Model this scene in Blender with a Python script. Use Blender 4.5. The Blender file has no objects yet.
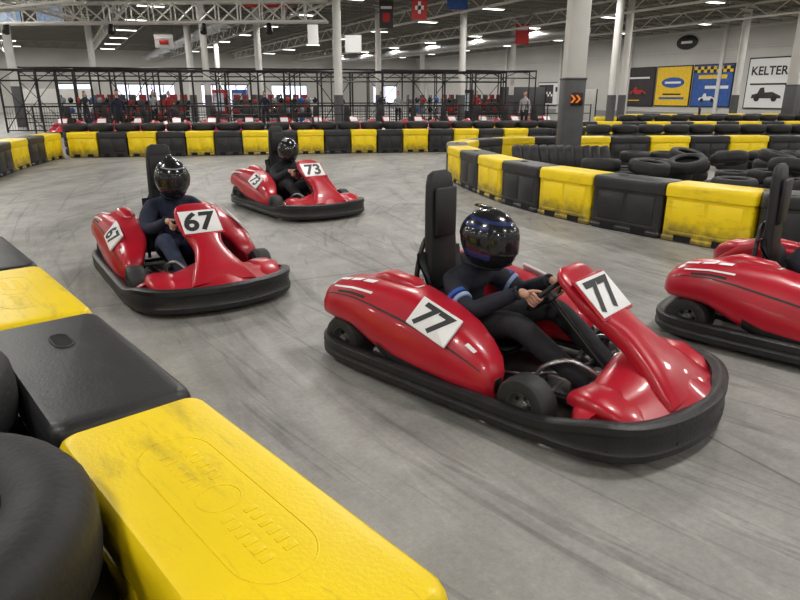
import bpy, bmesh, math, random
from mathutils import Vector, Matrix
random.seed(7)
R=math.radians
scene=bpy.context.scene
COL=scene.collection
try:
    scene.view_settings.view_transform='Standard'
except Exception: pass

# ---------------------------------------------------------------- materials
def M(name,col,rough=.5,metal=0,var=0,scale=6,bump=0,bscale=40,coat=0,emit=0,alpha=1,scuff=None,dirt=None):
    m=bpy.data.materials.new(name); m.use_nodes=True
    nt=m.node_tree; b=nt.nodes['Principled BSDF']
    c=(col[0],col[1],col[2],1)
    b.inputs['Base Color'].default_value=c
    b.inputs['Roughness'].default_value=rough
    b.inputs['Metallic'].default_value=metal
    b.inputs['Coat Weight'].default_value=coat
    b.inputs['Alpha'].default_value=alpha
    if emit:
        b.inputs['Emission Color'].default_value=c
        b.inputs['Emission Strength'].default_value=emit
    if var or bump or scuff or dirt:
        tc=nt.nodes.new('ShaderNodeTexCoord'); oi=nt.nodes.new('ShaderNodeObjectInfo')
        mu=nt.nodes.new('ShaderNodeMath'); mu.operation='MULTIPLY'; mu.inputs[1].default_value=37
        nt.links.new(oi.outputs['Random'],mu.inputs[0])
        ad=nt.nodes.new('ShaderNodeVectorMath'); ad.operation='ADD'
        nt.links.new(tc.outputs['Object'],ad.inputs[0]); nt.links.new(mu.outputs[0],ad.inputs[1])
        vec=ad.outputs[0]
        def mix(fac,a,bcol):
            mx=nt.nodes.new('ShaderNodeMix'); mx.data_type='RGBA'
            nt.links.new(fac,mx.inputs['Factor'])
            if isinstance(a,tuple): mx.inputs['A'].default_value=a
            else: nt.links.new(a,mx.inputs['A'])
            mx.inputs['B'].default_value=bcol
            return mx.outputs['Result']
        cur=c
        if var:
            n=nt.nodes.new('ShaderNodeTexNoise'); n.inputs['Scale'].default_value=scale; n.inputs['Detail'].default_value=5
            nt.links.new(vec,n.inputs['Vector'])
            r=nt.nodes.new('ShaderNodeMapRange'); r.inputs[1].default_value=.3; r.inputs[2].default_value=.7
            nt.links.new(n.outputs['Fac'],r.inputs[0])
            cur=mix(r.outputs[0],tuple(max(0,x*(1-var)) for x in c[:3])+(1,),tuple(min(1,x*(1+var)) for x in c[:3])+(1,))
        if scuff:
            for (sc,ms,lo,hi,am) in ((3.2,(.7,2,3.5),.56,.74,.85),(9,(.5,5,4),.60,.70,.55)):
                n=nt.nodes.new('ShaderNodeTexNoise'); n.inputs['Scale'].default_value=sc; n.inputs['Detail'].default_value=10; n.inputs['Roughness'].default_value=.72
                mp=nt.nodes.new('ShaderNodeMapping'); mp.inputs['Scale'].default_value=ms; mp.inputs['Rotation'].default_value=(0,0,sc)
                nt.links.new(vec,mp.inputs[0]); nt.links.new(mp.outputs[0],n.inputs['Vector'])
                r=nt.nodes.new('ShaderNodeMapRange'); r.inputs[1].default_value=lo; r.inputs[2].default_value=hi; r.inputs[4].default_value=am
                nt.links.new(n.outputs['Fac'],r.inputs[0])
                cur=mix(r.outputs[0],cur,scuff+(1,))
        if dirt:
            sp=nt.nodes.new('ShaderNodeSeparateXYZ'); nt.links.new(tc.outputs['Object'],sp.inputs[0])
            n=nt.nodes.new('ShaderNodeTexNoise'); n.inputs['Scale'].default_value=9; n.inputs['Detail'].default_value=6
            nt.links.new(vec,n.inputs['Vector'])
            sm=nt.nodes.new('ShaderNodeMath'); sm.operation='MULTIPLY_ADD'; sm.inputs[1].default_value=.35
            nt.links.new(n.outputs['Fac'],sm.inputs[0]); nt.links.new(sp.outputs['Z'],sm.inputs[2])
            r=nt.nodes.new('ShaderNodeMapRange'); r.inputs[1].default_value=.46; r.inputs[2].default_value=.2; r.inputs[3].default_value=0; r.inputs[4].default_value=.85
            nt.links.new(sm.outputs[0],r.inputs[0])
            cur=mix(r.outputs[0],cur,dirt+(1,))
        if not isinstance(cur,tuple): nt.links.new(cur,b.inputs['Base Color'])
        if bump:
            n=nt.nodes.new('ShaderNodeTexNoise'); n.inputs['Scale'].default_value=bscale; n.inputs['Detail'].default_value=4
            nt.links.new(vec,n.inputs['Vector'])
            bp=nt.nodes.new('ShaderNodeBump'); bp.inputs['Strength'].default_value=bump; bp.inputs['Distance'].default_value=.01
            nt.links.new(n.outputs['Fac'],bp.inputs['Height']); nt.links.new(bp.outputs[0],b.inputs['Normal'])
    return m

m_yel=M('yellow_plastic',(.93,.67,.004),.38,var=.05,scale=4,bump=.10,bscale=90,scuff=(.50,.35,.02),dirt=(.07,.06,.04))
m_blk=M('black_plastic',(.018,.018,.020),.42,var=.3,scale=5,bump=.12,bscale=90,scuff=(.055,.055,.05))
m_hole=M('painted_hole_shade',(.004,.004,.004),.9)  # near-black colour painting the shade inside holes that are not cut
m_tire=M('tire_rubber',(.014,.014,.015),.6,var=.3,scale=12,bump=.3,bscale=60)
m_ktire=M('kart_tire',(.022,.022,.022),.6,var=.3,scale=20)
m_red=M('red_bodywork',(.44,.007,.022),.33,var=.12,scale=4,coat=.25)
m_white=M('white_decal',(.80,.80,.80),.4)
m_ink=M('black_ink',(.012,.012,.012),.5)
m_bump=M('bumper_rubber',(.012,.012,.013),.45,var=.4,scale=9,bump=.3,bscale=50)
m_frame=M('black_steel',(.02,.02,.02),.4,.3)
m_metal=M('bare_metal',(.55,.55,.54),.3,.9,var=.15,scale=20)
m_rim=M('wheel_rim',(.28,.28,.28),.4,.8)
m_seat=M('seat_black',(.013,.013,.015),.55,var=.2,bump=.2,bscale=120)
m_skin=M('skin',(.55,.31,.22),.5,var=.05,scale=20)
m_eye=M('eye_white',(.8,.8,.78),.2); m_iris=M('iris',(.05,.03,.02),.2)
m_lip=M('lip',(.42,.16,.14),.5); m_hair=M('hair',(.03,.02,.012),.6)
m_jblack=M('jacket_black',(.010,.012,.022),.8,var=.3,scale=14,bump=1.0,bscale=14)
m_jnavy=M('jacket_navy',(.010,.015,.038),.8,var=.3,scale=14,bump=1.0,bscale=14)
m_jgrey=M('jacket_charcoal',(.020,.022,.026),.8,var=.3,scale=14,bump=1.0,bscale=14)
m_pant=M('trousers_black',(.012,.012,.016),.85,var=.3,scale=14,bump=.9,bscale=14)
m_jean=M('jeans_navy',(.025,.035,.075),.85,var=.3,scale=14,bump=.9,bscale=14)
m_blue=M('cloth_blue',(.02,.07,.36),.7,var=.15)
m_strp=M('cloth_lightblue',(.26,.34,.56),.7,var=.1)
m_shoe=M('shoe_black',(.02,.02,.02),.5); m_shoeg=M('shoe_grey',(.30,.30,.31),.6)
m_hel=M('helmet_black',(.012,.012,.014),.2,coat=.6)
m_helb=M('helmet_blue',(.02,.035,.13),.25,coat=.6)
m_helw=M('helmet_silver',(.25,.26,.29),.25,coat=.6)
m_visor=M('visor_tint',(.015,.016,.018),.12,alpha=.85,coat=.5)
m_wall=M('wall_paint',(.55,.54,.51),.8,var=.07,scale=.4)
m_colw=M('column_white',(.64,.63,.60),.6,var=.06,scale=2)
m_cold=M('column_wrap_grey',(.085,.085,.09),.6,var=.1)
m_steelw=M('white_painted_steel',(.62,.61,.57),.5)
m_joist=M('joist_steel',(.27,.26,.23),.6)
m_orange=M('sign_orange',(.95,.20,.01),.5,emit=.3)
m_win=M('daylight_glass',(.82,.83,1),.3,emit=1.4)
m_lamp=M('lamp_panel',(1,.97,.9),.3,emit=6)
m_pyel=M('poster_yellow',(.85,.55,.02),.6,var=.1); m_pblu=M('poster_blue',(.03,.10,.36),.6,var=.2)
m_pdrk=M('poster_dark',(.035,.028,.03),.6,var=.3,scale=1); m_pred=M('poster_red',(.45,.02,.02),.6)
m_grey=M('grey_panel',(.25,.25,.25),.6)
m_duct=M('galvanised_duct',(.42,.42,.40),.4,.6,var=.1,scale=2)
m_seatd=M('seat_shell_dark',(.05,.05,.055),.6); m_seatr=M('seat_shell_red',(.25,.02,.02),.6)

# ---------------------------------------------------------------- mesh builder
def rr(hx,hy,r,n=4):
    r=min(r,hx*.999,hy*.999); pts=[]
    for cx,cy,a0 in ((hx-r,hy-r,0),(-hx+r,hy-r,90),(-hx+r,-hy+r,180),(hx-r,-hy+r,270)):
        for i in range(n+1):
            a=R(a0+90*i/n); pts.append((cx+r*math.cos(a),cy+r*math.sin(a)))
    return pts
def frame(d):
    d=d.normalized(); up=Vector((0,0,1)) if abs(d.z)<.95 else Vector((1,0,0))
    x=d.cross(up).normalized(); y=x.cross(d).normalized(); return x,y
def cat(pts,n=6,closed=False):
    P=[Vector(p) for p in pts]; N=len(P); out=[]
    rng=N if closed else N-1
    for i in range(rng):
        if closed: a,b,c,d=P[i-1],P[i],P[(i+1)%N],P[(i+2)%N]
        else: a,b,c,d=P[max(i-1,0)],P[i],P[i+1],P[min(i+2,N-1)]
        for k in range(n):
            t=k/n
            out.append(.5*((2*b)+(c-a)*t+(2*a-5*b+4*c-d)*t*t+(3*b-a-3*c+d)*t**3))
    if not closed: out.append(P[-1])
    return out
TXT={}
def text_geo(s,size,shear=0.,off=0.):
    k=(s,size,shear,off)
    if k in TXT: return TXT[k]
    cu=bpy.data.curves.new('t','FONT'); cu.body=s; cu.size=size; cu.shear=shear; cu.offset=off
    cu.align_x='CENTER'; cu.align_y='CENTER'; cu.resolution_u=4
    o=bpy.data.objects.new('t',cu); COL.objects.link(o)
    dg=bpy.context.evaluated_depsgraph_get(); dg.update()
    me=bpy.data.meshes.new_from_object(o.evaluated_get(dg))
    V=[tuple(v.co) for v in me.vertices]
    ys=[p[1] for p in V]; xs=[p[0] for p in V]; cy=(min(ys)+max(ys))/2; cx=(min(xs)+max(xs))/2
    g=([(p[0]-cx,p[1]-cy) for p in V],[tuple(p.vertices) for p in me.polygons])
    bpy.data.objects.remove(o); bpy.data.meshes.remove(me); TXT[k]=g
    return g
class MB:
    def __init__(s): s.v=[];s.f=[];s.m=[]
    def add(s,vs,fs,mi=0,X=None):
        o=len(s.v)
        for p in vs:
            p=Vector(p)
            if X is not None: p=X@p
            s.v.append(p)
        for f in fs: s.f.append([i+o for i in f]); s.m.append(mi)
    def rings(s,rs,mi=0,c0=True,c1=True,X=None,loop=False):
        n=len(rs[0]); vs=[p for r in rs for p in r]; fs=[]
        K=len(rs)
        for i in range(K if loop else K-1):
            j=(i+1)%K
            for k in range(n):
                l=(k+1)%n; fs.append((i*n+k,i*n+l,j*n+l,j*n+k))
        if c0 and not loop: fs.append(tuple(reversed(range(n))))
        if c1 and not loop: fs.append(tuple((K-1)*n+k for k in range(n)))
        s.add(vs,fs,mi,X)
    def cyl(s,a,b,ra,rb=None,mi=0,n=8,X=None):
        a=Vector(a);b=Vector(b); rb=ra if rb is None else rb
        x,y=frame(b-a)
        R0=[a+(x*math.cos(t)+y*math.sin(t))*ra for t in [2*math.pi*i/n for i in range(n)]]
        R1=[b+(x*math.cos(t)+y*math.sin(t))*rb for t in [2*math.pi*i/n for i in range(n)]]
        s.rings([R0,R1],mi,X=X)
    def tube(s,pts,r,mi=0,n=8,closed=False,X=None):
        P=[Vector(p) for p in pts]; K=len(P); rs=[]
        for i in range(K):
            if closed: d=P[(i+1)%K]-P[i-1]
            else: d=P[min(i+1,K-1)]-P[max(i-1,0)]
            x,y=frame(d); q=r[i] if isinstance(r,(list,tuple)) else r
            rs.append([P[i]+(x*math.cos(t)+y*math.sin(t))*q for t in [2*math.pi*k/n for k in range(n)]])
        s.rings(rs,mi,X=X,loop=closed)
    def rbox(s,c,sz,b=.01,mi=0,X=None,n=2):
        hx,hy,hz=sz[0]/2,sz[1]/2,sz[2]/2; b=min(b,hx*.9,hy*.9,hz*.9); c=Vector(c)
        rs=[]
        for ins,z in ((b,-hz),(b*.3,-hz+b*.3),(0,-hz+b),(0,hz-b),(b*.3,hz-b*.3),(b,hz)):
            rs.append([c+Vector((x,y,z)) for x,y in rr(hx-ins,hy-ins,b,n)])
        s.rings(rs,mi,X=X)
    def box(s,c,sz,mi=0,X=None):
        x,y,z=[q/2 for q in sz]; c=Vector(c)
        vs=[c+Vector(p) for p in ((-x,-y,-z),(x,-y,-z),(x,y,-z),(-x,y,-z),(-x,-y,z),(x,-y,z),(x,y,z),(-x,y,z))]
        s.add(vs,[(3,2,1,0),(4,5,6,7),(0,1,5,4),(1,2,6,5),(2,3,7,6),(3,0,4,7)],mi,X)
    def rev(s,prof,mi=0,n=24,X=None,loop=True):
        rs=[[Vector((r*math.cos(t),r*math.sin(t),h)) for r,h in prof] for t in [2*math.pi*i/n for i in range(n)]]
        K=len(prof);vs=[p for r in rs for p in r];fs=[]
        for i in range(n):
            j=(i+1)%n
            for k in range(K if loop else K-1):
                l=(k+1)%K; fs.append((i*K+k,j*K+k,j*K+l,i*K+l))
        s.add(vs,fs,mi,X)
    def grid(s,fn,us,vs_,mi=0,keep=None,X=None):
        V=[fn(u,v) for u in us for v in vs_]; nv=len(vs_);F=[]
        for i in range(len(us)-1):
            for j in range(nv-1):
                if keep and not keep((us[i]+us[i+1])/2,(vs_[j]+vs_[j+1])/2): continue
                F.append((i*nv+j,(i+1)*nv+j,(i+1)*nv+j+1,i*nv+j+1))
        s.add(V,F,mi,X)
    def text(s,t,size,fn,mi=0,shear=0.,off=0.):
        V,F=text_geo(t,size,shear,off); s.add([fn(p[0],p[1]) for p in V],F,mi)
    def mesh(s,name,mats,smooth=True,ang=38,fix=True):
        me=bpy.data.meshes.new(name); me.from_pydata([tuple(p) for p in s.v],[],s.f)
        for m in mats: me.materials.append(m)
        me.polygons.foreach_set('material_index',s.m); me.update()
        if fix:
            bm=bmesh.new(); bm.from_mesh(me); bmesh.ops.recalc_face_normals(bm,faces=bm.faces); bm.to_mesh(me); bm.free()
        if smooth:
            me.polygons.foreach_set('use_smooth',[True]*len(me.polygons))
            try: me.set_sharp_from_angle(angle=R(ang))
            except Exception: pass
        return me
    def obj(s,name,mats,parent=None,smooth=True,ang=38,fix=True):
        return put(name,s.mesh(name,mats,smooth,ang,fix),parent)
def put(name,me,parent=None,loc=None,rz=None,scale=None):
    o=bpy.data.objects.new(name,me); COL.objects.link(o)
    if parent: o.parent=parent
    if loc is not None: o.location=loc
    if rz is not None: o.rotation_euler=(0,0,rz)
    if scale is not None: o.scale=scale
    return o
def empty(name,loc=(0,0,0),rz=0):
    return put(name,None,None,loc,rz)

# ---------------------------------------------------------------- building shell (rotated on the site)
BR=R(27.13); CZ=6.5
A0,A1,B0,B1=-30,39.55,-22,72.8
def shell(name,c,sz,mat):
    b=MB(); b.box(c,sz); return b.obj(name,[mat],smooth=False)
def br(o): o.rotation_euler=(0,0,BR); return o
mf=bpy.data.materials.new('concrete_floor'); mf.use_nodes=True; nt=mf.node_tree; bs=nt.nodes['Principled BSDF']
tc=nt.nodes.new('ShaderNodeTexCoord')
sp=nt.nodes.new('ShaderNodeSeparateXYZ'); nt.links.new(tc.outputs['Object'],sp.inputs[0])
def noise(scale,det,rough,vec=None,dist=0):
    n=nt.nodes.new('ShaderNodeTexNoise'); n.inputs['Scale'].default_value=scale;n.inputs['Detail'].default_value=det;n.inputs['Roughness'].default_value=rough
    n.inputs['Distortion'].default_value=dist
    nt.links.new(vec if vec is not None else tc.outputs['Object'],n.inputs['Vector'])
    return n.outputs['Fac']
def mrange(x,a,b,c,d):
    r=nt.nodes.new('ShaderNodeMapRange'); 
    for i,q in enumerate((a,b,c,d)): r.inputs[i+1].default_value=q
    nt.links.new(x,r.inputs[0]); return r.outputs[0]
def mth(op,a,b=None):
    n=nt.nodes.new('ShaderNodeMath'); n.operation=op
    for i,q in enumerate((a,b)):
        if q is None: continue
        if isinstance(q,(int,float)): n.inputs[i].default_value=q
        else: nt.links.new(q,n.inputs[i])
    return n.outputs[0]
def arcs(ca,cb,fr,fa,det,seed):
    """rubber marks: noise in polar coordinates around the centre of a bend -> curved streaks"""
    dx=mth('SUBTRACT',sp.outputs['X'],ca); dy=mth('SUBTRACT',sp.outputs['Y'],cb)
    rad=mth('SQRT',mth('ADD',mth('MULTIPLY',dx,dx),mth('MULTIPLY',dy,dy))); th=mth('ARCTAN2',dx,dy)
    cx=nt.nodes.new('ShaderNodeCombineXYZ'); nt.links.new(mth('MULTIPLY',rad,fr),cx.inputs[0]); nt.links.new(mth('MULTIPLY',th,fa),cx.inputs[1]); cx.inputs[2].default_value=seed
    return noise(1.0,det,.6,cx.outputs[0],.15)
base=mrange(noise(.35,6,.6),.3,.7,.86,1.10)
fine=mrange(noise(34,9,.85),.35,.65,.84,1.14)
mid=mrange(noise(2.2,10,.75),.38,.62,.84,1.08)
blot=mrange(noise(.9,8,.7),.52,.64,1.0,.82)
s1=mrange(arcs(12.1,3.9,1.3,3,6,1.1),.48,.62,1.0,.74)
s2=mrange(arcs(20.6,5.2,5,5,4,4.3),.54,.64,1.0,.80)
s3=mrange(arcs(9.0,4.4,11,5,3,8.7),.58,.64,1.0,.74)
s5=mrange(arcs(26.0,9.0,16,9,3,17.7),.60,.66,1.0,.76)
s4=mrange(arcs(15.0,1.0,8,6,3,12.9),.58,.66,1.0,1.12)
def joint(axis,off,per):
    t=mth('DIVIDE',mth('SUBTRACT',axis,off),per); t=mth('FRACT',mth('ADD',t,100.5)); t=mth('ABSOLUTE',mth('SUBTRACT',t,.5))
    t=mth('MULTIPLY',t,per); return mrange(t,.004,.012,.55,1.0)
j=mth('MULTIPLY',joint(sp.outputs['X'],2.6,6.1),joint(sp.outputs['Y'],5.3,9.2))
tot=base
for q in (fine,mid,blot,s1,s2,s3,s4,s5,j): tot=mth('MULTIPLY',tot,q)
cm=nt.nodes.new('ShaderNodeVectorMath'); cm.operation='SCALE'; cm.inputs[0].default_value=(.322,.314,.295)
nt.links.new(tot,cm.inputs['Scale']); nt.links.new(cm.outputs[0],bs.inputs['Base Color'])
nt.links.new(mrange(noise(3,6,.6),.3,.7,.38,.62),bs.inputs['Roughness'])
bp=nt.nodes.new('ShaderNodeBump'); bp.inputs['Strength'].default_value=.15; bp.inputs['Distance'].default_value=.004
nt.links.new(noise(60,6,.7),bp.inputs['Height']); nt.links.new(bp.outputs[0],bs.inputs['Normal'])

cA,cB=(A0+A1)/2,(B0+B1)/2; LA,LB=A1-A0,B1-B0
br(shell('floor',(cA,cB,-.1),(LA+.6,LB+.6,.2),mf))
mc=bpy.data.materials.new('metal_deck'); mc.use_nodes=True; nt=mc.node_tree; bs=nt.nodes['Principled BSDF']
tc=nt.nodes.new('ShaderNodeTexCoord'); wv=nt.nodes.new('ShaderNodeTexWave'); wv.inputs['Scale'].default_value=1.6; wv.bands_direction='X'
nt.links.new(tc.outputs['Object'],wv.inputs['Vector'])
cr=nt.nodes.new('ShaderNodeValToRGB'); cr.color_ramp.elements[0].color=(.070,.065,.052,1); cr.color_ramp.elements[1].color=(.18,.17,.14,1)
nt.links.new(wv.outputs['Fac'],cr.inputs[0]); nt.links.new(cr.outputs[0],bs.inputs['Base Color']); bs.inputs['Roughness'].default_value=.7
br(shell('ceiling',(cA,cB,CZ+.1),(LA+.6,LB+.6,.2),mc))
br(shell('wall_right',(A1+.15,cB,CZ/2),(.3,LB+.6,CZ),m_wall))
br(shell('wall_left',(A0-.15,cB,CZ/2),(.3,LB+.6,CZ),m_wall))
wins=[(1.2,3.2),(7.9,5.6),(15.9,5.0),(23.2,4.2),(35.3,3.2)]
b=MB(); x=A0
segs=[]
for c,w in wins:
    segs.append((x,c-w/2)); x=c+w/2
segs.append((x,A1))
for p,q in segs: b.box(((p+q)/2,B1+.15,CZ/2),(q-p,.3,CZ))
for c,w in wins:
    b.box((c,B1+.15,.25),(w,.3,.5)); b.box((c,B1+.15,(2.7+CZ)/2),(w,.3,CZ-2.7))
br(b.obj('wall_back',[m_wall],smooth=False))
for i,(c,w) in enumerate(wins):
    b=MB(); b.box((c,B1+.2,1.6),(w,.04,2.2),0)
    n=int(w/1.1)
    for k in range(n+1): b.box((c-w/2+k*w/n,B1+.14,1.6),(.08,.1,2.2),1)
    for z in (.55,2.65): b.box((c,B1+.14,z),(w,.1,.1),1)
    br(b.obj('window_%d'%(i+1),[m_win,m_frame],smooth=False))
b=MB(); b.box((A1-.03,cB,.2),(.05,LB,.4)); br(b.obj('baseboard_right',[m_grey],smooth=False))
b=MB(); b.box((A1-.05,cB,5.75),(.08,LB,.12)); b.box((A1-.05,cB,4.5),(.05,LB,.05))
for k in range(12): b.box((A1-.08,B0+4+8*k,CZ/2),(.16,.25,CZ))
br(b.obj('trim_1',[m_colw],smooth=False))
b=MB(); zt,zb=CZ-.05,CZ-.6
b.box((cA,0,zt),(LA,.08,.06)); b.box((cA,0,zb),(LA,.08,.06))
n=int(LA/.7)
for k in range(n):
    x0=A0+k*LA/n; x1=A0+(k+1)*LA/n; p,q=(zb,zt) if k%2 else (zt,zb)
    b.cyl((x0,0,p),(x1,0,q),.02,mi=0,n=4)
me=b.mesh('joist',[m_joist],smooth=False)
js=empty('roof_joists',rz=BR)
k=0; y=B0+.8
while y<B1:
    put('joist_%d'%k,me,js,(0,y,0)); y+=1.4; k+=1
b=MB(); zt,zb=CZ-.62,CZ-1.25
b.box((0,cB,zt),(.16,LB,.08)); b.box((0,cB,zb),(.16,LB,.08))
n=int(LB/1.0)
for k in range(n):
    y0=B0+k*LB/n; y1=B0+(k+1)*LB/n; p,q=(zb,zt) if k%2 else (zt,zb)
    b.cyl((0,y0,p),(0,y1,q),.03,n=4)
me=b.mesh('girder',[m_steelw],smooth=False)
gs=empty('roof_girders',rz=BR)
for k,a in enumerate((-20,-10,-4,3,10.5,17,24,31)): put('girder_%d'%k,me,gs,(a,0,0))
b=MB()
for a in (-14,-4.5,5.2,15.5,26): b.cyl((a,B0+1,CZ-.75),(a,B1-1,CZ-.75),.045,n=8)
for y in (14,30,46,62): b.cyl((A0+1,y+.4,CZ-.7),(A1-1,y+.4,CZ-.7),.035,n=8)
br(b.obj('sprinkler_pipes',[m_joist],smooth=True))
b=MB(); dz_=CZ-1.35
b.cyl((8,34,dz_),(8,70,dz_),.3,n=20); b.cyl((27.5,30,dz_),(27.5,70,dz_),.28,n=20)
for k in range(12): b.cyl((8,34+3*k,dz_),(8,34.08+3*k,dz_),.32,n=20); b.cyl((8,34.04+3*k,dz_+.3),(8,34.04+3*k,CZ-.02),.01,n=4)
for k in range(6): b.rbox((8,36+6*k,dz_-.34),(.4,.5,.12),.02)
for k in range(8): b.cyl((27.5,31+5*k,dz_),(27.5,31.08+5*k,dz_),.30,n=20); b.cyl((27.5,31.04+5*k,dz_+.28),(27.5,31.04+5*k,CZ-.02),.01,n=4)
br(b.obj('air_ducts',[m_duct]))
lamps=empty('ceiling_lamps',rz=BR)
b=MB(); b.rbox((0,0,.06),(1.3,.42,.1),.02,0); b.box((0,0,.005),(1.2,.34,.01),1)
for sx in (-.5,.5): b.cyl((sx,0,.1),(sx,0,.85),.01,n=6)
lme=b.mesh('lamp',[m_steelw,m_lamp])
ld=bpy.data.lights.new('lamp_light','AREA'); ld.shape='RECTANGLE'; ld.size=1.2; ld.size_y=.5; ld.energy=166; ld.color=(1,.97,.925)
k=0; a=-26.
while a<38:
    y=-18.
    while y<71:
        put('lamp_%d'%k,lme,lamps,(a,y,CZ-.87)); put('light_%d'%k,ld,lamps,(a,y,CZ-.89)); k+=1; y+=6.6
    a+=7.6

# ---------------------------------------------------------------- columns
def column(x,y,w,rnd=False,wrap=2.1,sign=False):
    b=MB()
    if rnd:
        b.cyl((0,0,0),(0,0,CZ),w/2,mi=0,n=16); b.cyl((0,0,0),(0,0,wrap),w/2+.02,mi=1,n=16); b.rbox((0,0,.02),(w*1.7,w*1.7,.04),.01,1)
    else:
        b.rbox((0,0,CZ/2),(w,w,CZ),.03,0); b.rbox((0,0,wrap/2),(w+.04,w+.04,wrap),.03,1)
        b.rbox((0,0,wrap),(w+.06,w+.06,.04),.01,1)
    b.rbox((0,0,CZ-.3),(w*1.6,w*1.6,.1),.01,0)
    if sign:
        yy=-(w/2+.04)
        b.rbox((.05,yy,1.52),(.25,.03,.27),.01,2)
        for dx in (-.03,.08):
            for s in (1,-1):
                b.add([(dx,yy-.02,1.52),(dx+.05,yy-.02,1.52),(dx-.02,yy-.02,1.52+s*.08),(dx-.07,yy-.02,1.52+s*.08)],[(0,1,2,3)],3)
    o=b.obj('support_column',[m_colw,m_cold,m_ink,m_orange]); o.location=(x,y,0)
    if not rnd: o.rotation_euler=(0,0,0 if sign else BR)
    return o
column(3.75,14.4,.42,wrap=1.93,sign=True)
for x,y,w,r in ((9.3,29,.34,1),(11.1,33,.34,1),(16.8,28.2,.5,0),(19.4,38.2,.4,1),(3.4,36.5,.36,1),(7.9,47,.36,1),(-1.2,37,.32,1),
                (-2.4,25.9,.32,1),(-7.7,36.5,.36,1),(-9.0,31,.3,1),(-13,41.5,.4,1),(-18.8,41,.36,1),(-19.7,34,.4,0),(-5,52,.4,1),(2,60,.4,1),(-15,55,.4,1)):
    column(x,y,w,bool(r),wrap=1.6 if r else 2.0)

def truss(b,p,q,h=.7,w=.5,step=.8,r=.035,mi=0):
    p=Vector(p);q=Vector(q);d=(q-p);L=d.length;d.normalize();s=Vector((-d.y,d.x,0)).normalized()*w/2;u=Vector((0,0,h/2))
    cs=[s+u,-s+u,-s-u,s-u]
    for c in cs: b.cyl(p+c,q+c,r,mi=mi,n=6)
    n=int(L/step)
    for k in range(n):
        a=p+d*(k*L/n);c=p+d*((k+1)*L/n)
        for i in range(4): 
            b.cyl(a+cs[i],c+cs[(i+1)%4],r*.6,mi=mi,n=4)
            b.cyl(a+cs[i],a+cs[(i+1)%4],r*.6,mi=mi,n=4)
b=MB()
truss(b,(-19.5,26,4.5),(-2.75,26,4.6),r=.05); truss(b,(-19.3,26.4,4.5),(-21,33,4.5)); truss(b,(-12,18.5,4.75),(-12,25.6,4.6),r=.04)
truss(b,(-17.5,21.5,3.9),(-9.5,20.5,4.5),h=.5,r=.045)
for x in (-18,-13.5,-9,-4.5): b.cyl((x,26,4.8),(x,26,CZ-.12),.015,n=6)
for x,y in ((-16.5,21.3),(-10.5,20.7)): b.cyl((x,y,4.2),(x,y,CZ-.12),.015,n=6)
for x in (-17,-15,-11,-7.5,-5): 
    b.cyl((x,26,4.15),(x+.05,25.8,3.85),.10,.13,1,12); b.cyl((x,26,4.2),(x,26,4.1),.02,mi=1,n=6)
b.obj('lighting_truss',[m_steelw,m_frame])

def gantry(X0,X1,y0,sl,H,n,dep,xb,pick):
    b=MB()
    def gy(x): return y0+sl*(x-X0)
    for z,r in ((H,.05),(H-.45,.04),(1.1,.03),(.6,.02),(.08,.03)): b.cyl((X0,gy(X0),z),(X1,gy(X1),z),r,n=6)
    for k in range(n+1):
        x=X0+(X1-X0)*k/n; y=gy(x)
        b.cyl((x,y,0),(x,y,H+.05),.045,n=6)
        b.cyl((x,y+dep,0),(x,y+dep,H+.05),.045,n=6); b.cyl((x,y,H),(x,y+dep,H),.035,n=6)
        if k<n:
            x2=X0+(X1-X0)*(k+1)/n; xm=(x+x2)/2
            b.cyl((x,y,H-.45),(xm,gy(xm),H),.02,n=4); b.cyl((xm,gy(xm),H),(x2,gy(x2),H-.45),.02,n=4)
            if xb and k%3==0: b.cyl((x,y,.1),(x2,gy(x2),H-.45),.02,n=4); b.cyl((x2,gy(x2),.1),(x,y,H-.45),.02,n=4)
            for j in range(1,pick): 
                xx=x+(x2-x)*j/pick; b.cyl((xx,gy(xx),.05),(xx,gy(xx),1.1),.009,n=4)
    b.cyl((X0,gy(X0)+dep,H),(X1,gy(X1)+dep,H),.05,n=6); b.cyl((X0,gy(X0)+dep,1.1),(X1,gy(X1)+dep,1.1),.03,n=6)
    b.obj('pit_lane_gantry',[m_frame])
gantry(-17.5,5.2,29,.16,2.65,15,1.6,1,14)
gantry(-22,9,37.9,.2,3.1,14,2.2,1,5)
b=MB()
for k in range(0,24):
    x=-13+k*.9; y=23.2+.16*(x+13); b.cyl((x,y,0),(x,y,1.25),.025,n=6)
for z in (1.22,.9,.55,.2): b.cyl((-13,23.2,z),(7.7,26.5,z),.018,n=6)
b.obj('metal_railing',[m_frame])
b=MB(); b.cyl((0,0,0),(0,0,2.3),.07,mi=0,n=12); b.rbox((0,0,.02),(.3,.3,.04),.01,1); b.cyl((0,0,2.3),(0,0,2.4),.07,.02,0,12)
o=b.obj('yellow_post',[m_yel,m_frame]); o.location=(-14.2,21.8,0)

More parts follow.
